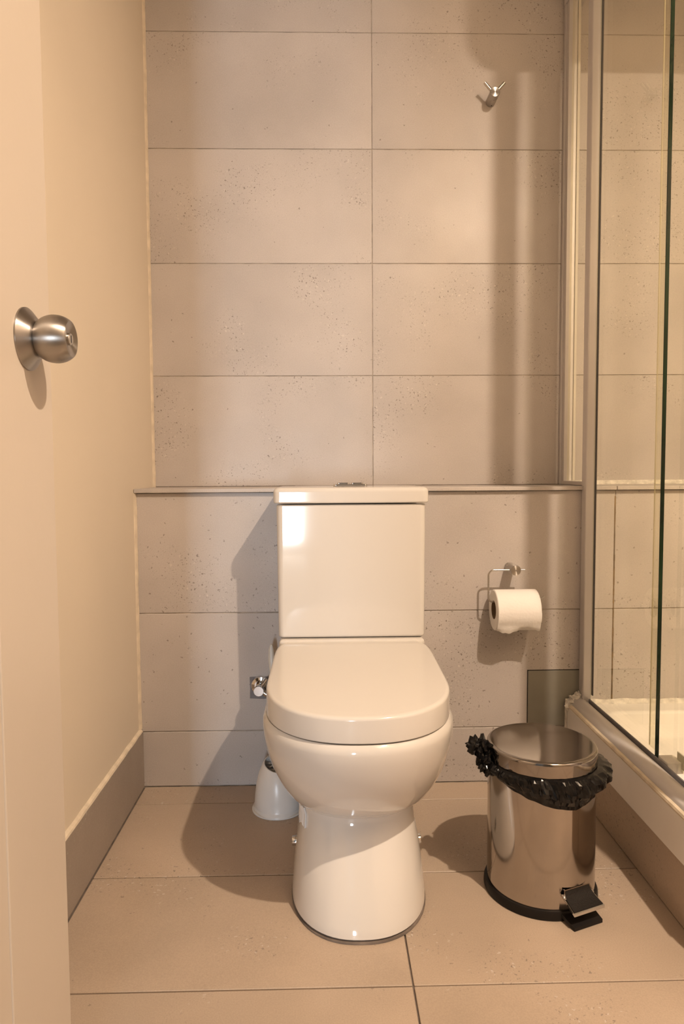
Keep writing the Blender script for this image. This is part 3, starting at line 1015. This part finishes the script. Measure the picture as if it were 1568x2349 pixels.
for i in range(36):      # dark mould creeping from the rail onto the tray inside the shower
    y = 1.345 + 0.325 * i / 35
    w = 0.004 + 0.010 * max(0.0, noise.noise((y * 21, 0.3, 0)) + 0.25)
    rs.append([Vector((0.6588, y, 0.2012)), Vector((0.6588, y, 0.2062)), Vector((0.6588 + w * 0.5, y, 0.2035)), Vector((0.6588 + w, y, 0.2012))])
put('mould_line', MB().rings(rs), M['panel'], rail)['label'] = 'dark mould along the inside of the rail'
GE = 1.335     # front edge of the fixed pane
fix = put('fixed_glass', MB().box(0.6525, 0.6585, GE + 0.0005, 1.676, 0.2065, SHT), M['glass'], sh)
fix['label'] = 'clear fixed glass panel'
e = put('glass_edge', MB().box(0.6518, 0.6592, GE - 0.0025, GE + 0.0004, 0.2065, SHT, 0.0006, 1), M['edge'], fix)
e['label'] = 'dark green polished glass edge'
slid = put('sliding_glass', MB().box(0.674, 0.680, 1.095, 1.4085, 0.2125, SHT), M['glass'], sh)
slid['label'] = 'clear sliding glass door'
put('edge_strip', MB().box(0.6758, 0.6782, 1.4087, 1.4105, 0.2125, SHT, 0.0004, 1), M['seal'], slid)
put('corner_post', MB().box(0.636, 0.668, 1.045, 1.085, 0.2015, SHT, 0.003, 2), M['alu'], sh)
put('door_guide', MB().box(0.6535, 0.685, 1.285, 1.325, 0.2035, 0.226, 0.002, 2), M['seal'], sh)
put('guide_clip', MB().box(0.681, 0.6845, 1.265, 1.305, 0.212, 0.242, 0.001, 1), M['greyplastic'], sh)
put('side_header', MB().box(0.640, 0.690, 1.09, D1 - 0.001, SHT, SHT + 0.045, 0.003, 2), M['alu'], sh)
# unseen front header, depth and rounded left end shaped to cast the wall shadow
rs = []
for y in (1.030, 1.062):
    ring = []
    hx0, hz0, hz1, rr = 0.603, SHT, 2.165, 0.045
    for cx, cz, a0 in ((hx0 + rr, hz0 + rr, 180), ):
        for k in range(9):
            a = math.radians(a0 + 90 * k / 8)
            ring.append(Vector((cx + rr * math.cos(a), y, cz + rr * math.sin(a))))
    ring += [Vector((XR - 0.002, y, hz0)), Vector((XR - 0.002, y, hz1)), Vector((hx0 + 0.06, y, hz1)), Vector((hx0 + 0.02, y, hz1 - 0.02)), Vector((hx0, y, hz1 - 0.05))]
    rs.append(ring)
put('front_header', MB().rings(rs), M['alu'], sh)

# untidy silicone where the rail meets the wall
m = MB()
for c, s_, sd in (((0.620, 1.692, 0.213), (0.016, 0.014, 0.012), 2.2), ((0.608, 1.690, 0.202), (0.013, 0.014, 0.015), 5.5), ((0.630, 1.695, 0.225), (0.009, 0.011, 0.009), 8.1),
                  ((0.613, 1.686, 0.208), (0.016, 0.016, 0.009), 3.4)):
    m.add(*crumple(c, *s_, sd, 0.4, 3))
rs = []
for i in range(13):
    z = 0.198 - 0.078 * i / 12
    w = 0.0075 + 0.0015 * noise.noise((z * 90, 1, 0))
    rs.append([Vector((0.607 - w, D2 - 0.0015, z)), Vector((0.603, D2 - 0.009 - 0.0015 * noise.noise((z * 120, 4, 0)), z)), Vector((0.6025 + w * 0.4, D2 - 0.006, z)), Vector((0.6025, D2 - 0.0015, z))])
m.rings(rs)
sil = put('sealant_lump', m, M['silicone'])
tag(sil, 'untidy white sealant lump where the shower rail meets the tiled wall', 'sealant')

# ------------------------------------------------------------------ ceiling downlight (outside the frame)
lamp = thing('ceiling_lamp', 'round ceiling lamp by the doorway', 'lamp', LAMP_POS)
put('housing', MB().lathe([(0.075, 0.020), (0.075, 0.006), (0.066, 0.004), (0.060, 0.008)], LAMP_POS, 'Z', 48), M['alu'], lamp)
area_light('lamp_light', LAMP_POS, (0, 0, 0), 0.04, 0.04, LAMP_WATT, LAMP_COL, 'DISK')
